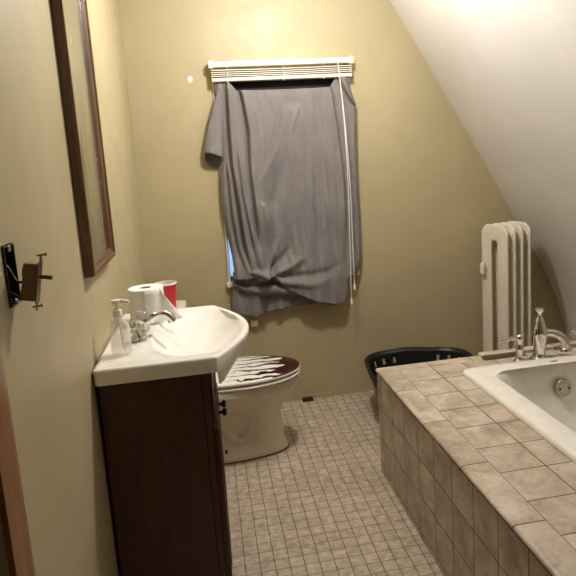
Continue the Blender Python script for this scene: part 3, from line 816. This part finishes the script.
valve(1.975, -1, 'chrome lever valve right of the tall tub spout at the picture edge')

# ------------------------------------------------------------------ radiator
ra = thing('radiator', 'cream painted cast iron column radiator in the corner behind the bathtub', 'radiator', (1.97, 3.0, 0))
ang = math.radians(17)
ex = Vector((math.cos(ang), math.sin(ang), 0))        # stacking direction
ed = Vector((-math.sin(ang), math.cos(ang), 0))       # depth direction... end face lies in ed/z
RC = Vector((1.955, 3.055, 0))
# end face faces -ex; depth runs along ed
HW = .100
def stadium(hw, z0, z1, r, n):
    pts = []
    for sx, sz, a0 in ((1, 1, 0), (-1, 1, 90), (-1, -1, 180), (1, -1, 270)):
        for i in range(n+1):
            a = math.radians(a0+90*i/n); pts.append((sx*(hw-r)+r*math.cos(a), (z1-r if sz > 0 else z0+r)+r*math.sin(a)))
    # densify long sides
    return pts
def section(c, feet, first):
    bm = NB(); n = 8
    o = stadium(HW, .07, .985, .058, n); i_ = stadium(.024, .20, .890, .0235, n)
    rs = []
    T = .009
    prof = []
    for k in range(20):
        a = 2*PI*k/20
        prof.append((.5-.5*math.cos(a), T*math.copysign(abs(math.sin(a))**.4, math.sin(a))))
    for k in range(20):
        f_, tz = prof[k]
        ring = []
        for (ox, oz), (ix, iz) in zip(o, i_):
            px = ox+(ix-ox)*f_; pz = oz+(iz-oz)*f_
            ring.append(c + ex*tz + ed*px + Vector((0, 0, pz)))
        rs.append(ring)
    rings(bm, rs, loop=True)
    # hubs joining neighbours
    for z in ((.935, .125) if not first else ()):
        lathe(bm, c - ex*.052 + Vector((0, 0, z)), [(.024, 0), (.028, .006), (.028, .040), (.024, .046)], n=20, axis=ex)
    if feet:
        for s in (-1, 1):
            lathe(bm, c + ed*s*.072 + Vector((0, 0, 0)), [(.022, 0), (.021, .01), (.013, .04), (.016, .10), (.02, .12)], n=16)
    return bm
NSEC = 4
for k in range(NSEC):
    obj('section', section(RC + ex*(k*.058), k in (0, NSEC-1), k == 0), 'radiator', ra, smooth=60)
# air vent on the outer edge of the end section
bm = NB(); c = RC + ed*(HW-.036) - ex*.032 + Vector((0, 0, .70)); lathe(bm, c + Vector((0, 0, .0)), [(.006, -.010), (.013, -.004), (.015, .01), (.015, .05), (.012, .058), (.005, .064), (0, .066)], n=18)
tube(bm, [c + ex*.026 + Vector((0, 0, .02)), c + Vector((0, 0, .02))], .007, n=10)
obj('air_vent', bm, 'radiator', ra)

# ------------------------------------------------------------------ laundry basket
lb = thing('laundry_basket', 'black plastic laundry basket with slotted sides on the floor behind the bathtub', 'basket', (1.42, 2.87, 0))
BX, BY, BHX, BHY, BZ = 1.428, 2.87, .288, .24, .286
def bring2(f, z, off=0.):
    """f 0 bottom .. 1 top"""
    k = .80 + .20*f
    r = rrect(0, 0, BHX*k+off, BHY*k+off, .15*k+off, z, 14)
    out = []
    for p in r:
        a = math.radians(-8); out.append(Vector((BX + p.x*math.cos(a)-p.y*math.sin(a), BY + p.x*math.sin(a)+p.y*math.cos(a), p.z)))
    return out
def perim(f, z, off, n):
    r = bring2(f, z, off); r = r + [r[0]]
    s = [0]
    for a, b in zip(r, r[1:]): s.append(s[-1]+math.hypot(b.x-a.x, b.y-a.y))
    q = np.linspace(0, s[-1], n, endpoint=False)
    X_ = np.interp(q, s, [p.x for p in r]); Y_ = np.interp(q, s, [p.y for p in r])
    return [Vector((x, y, z)) for x, y in zip(X_, Y_)]
NPB = 112
def handle_lift(p):      # gentle rise of the rim in the middle of the long sides
    return .012*math.exp(-((p.x-BX)/.10)**2)
lev = [0, .03, .20, .24, .29, .46, .55, .66, .71, .75, .86, .92, 1.0]
bm = NB(); V = []
for f_ in lev:
    row = perim(f_, .004 + f_*(BZ-.004), 0, NPB)
    V.append([bm.verts.new(p + Vector((0, 0, handle_lift(p)*f_))) for p in row])
holes = {1, 4, 7, 10}
for i in range(len(lev)-1):
    for j in range(NPB):
        if i == 9 and (j % 4 == 1) and (j // 4) % 6 not in (0, 4, 5): continue
        k = (j+1) % NPB; bm.faces.new((V[i][j], V[i][k], V[i+1][k], V[i+1][j]))
bm.faces.new(V[0][::-1])
o = obj('body', bm, 'black', lb, smooth=60); md = o.modifiers.new('Solidify', 'SOLIDIFY'); md.thickness = .003; md.offset = -1
bm = NB(); rs = []
for off, dz in ((.001, -.026), (.010, -.024), (.014, .0), (.009, .005), (.001, .005), (-.004, 0), (-.004, -.006), (-.001, -.022)):
    rs.append([p + Vector((0, 0, dz + handle_lift(p))) for p in perim(1, BZ, off, NPB)])
rings(bm, rs, loop=True); obj('rim', bm, 'black', lb, smooth=60)

# ------------------------------------------------------------------ ceiling lamp (above the frame) and its light
LX, LY, LZ = .82, 2.26, 2.33
cl = thing('ceiling_lamp', 'round white ceiling lamp base above the middle of the room', 'ceiling lamp', (LX, LY, 2.38))
bm = NB(); lathe(bm, (LX, LY, 2.4395), [(.13, 0), (.13, -.012), (.11, -.03), (.04, -.035), (.03, -.06), (0, -.06)], n=40); obj('base', bm, 'white_plastic', cl)
ld = bpy.data.lights.new('lamp_light', 'POINT'); ld.energy = 68; ld.color = (1., .957, .895); ld.shadow_soft_size = .065
lo = bpy.data.objects.new('lamp_light', ld); C.objects.link(lo); lo.location = (LX, LY, LZ)

# dim blue dusk outside the window
wd = bpy.data.worlds.new('dusk'); SC.world = wd; wd.use_nodes = True
wd.node_tree.nodes['Background'].inputs[0].default_value = (.36, .55, 1., 1); wd.node_tree.nodes['Background'].inputs[1].default_value = 1.2

# ------------------------------------------------------------------ camera
cam = bpy.data.cameras.new('camera'); co = bpy.data.objects.new('camera', cam); C.objects.link(co)
yaw, pit, rol = .1641, -.1553, -.0639
fw = Vector((math.sin(yaw)*math.cos(pit), math.cos(yaw)*math.cos(pit), math.sin(pit)))
r_ = Vector((math.cos(yaw), -math.sin(yaw), 0)); u_ = r_.cross(fw)
r2 = r_*math.cos(rol) + u_*math.sin(rol); u2 = -r_*math.sin(rol) + u_*math.cos(rol)
mw = Matrix((r2, u2, -fw)).transposed().to_4x4(); mw.translation = (.3486, 0, 1.3934)
co.matrix_world = mw
cam.sensor_width = 36; cam.sensor_fit = 'HORIZONTAL'; cam.lens = 36*580.76/576
cam.shift_x = (288-304.95)/576; cam.shift_y = (254.66-288)/576
cam.clip_start = .02
SC.camera = co
vs = SC.view_settings
vs.view_transform = 'Standard'; vs.look = 'None'; vs.gamma = 1; vs.use_curve_mapping = False; vs.exposure = 0.
SC.cycles.max_bounces = 10; SC.cycles.diffuse_bounces = 6; SC.cycles.transmission_bounces = 8
SC.cycles.caustics_reflective = False; SC.cycles.caustics_refractive = False
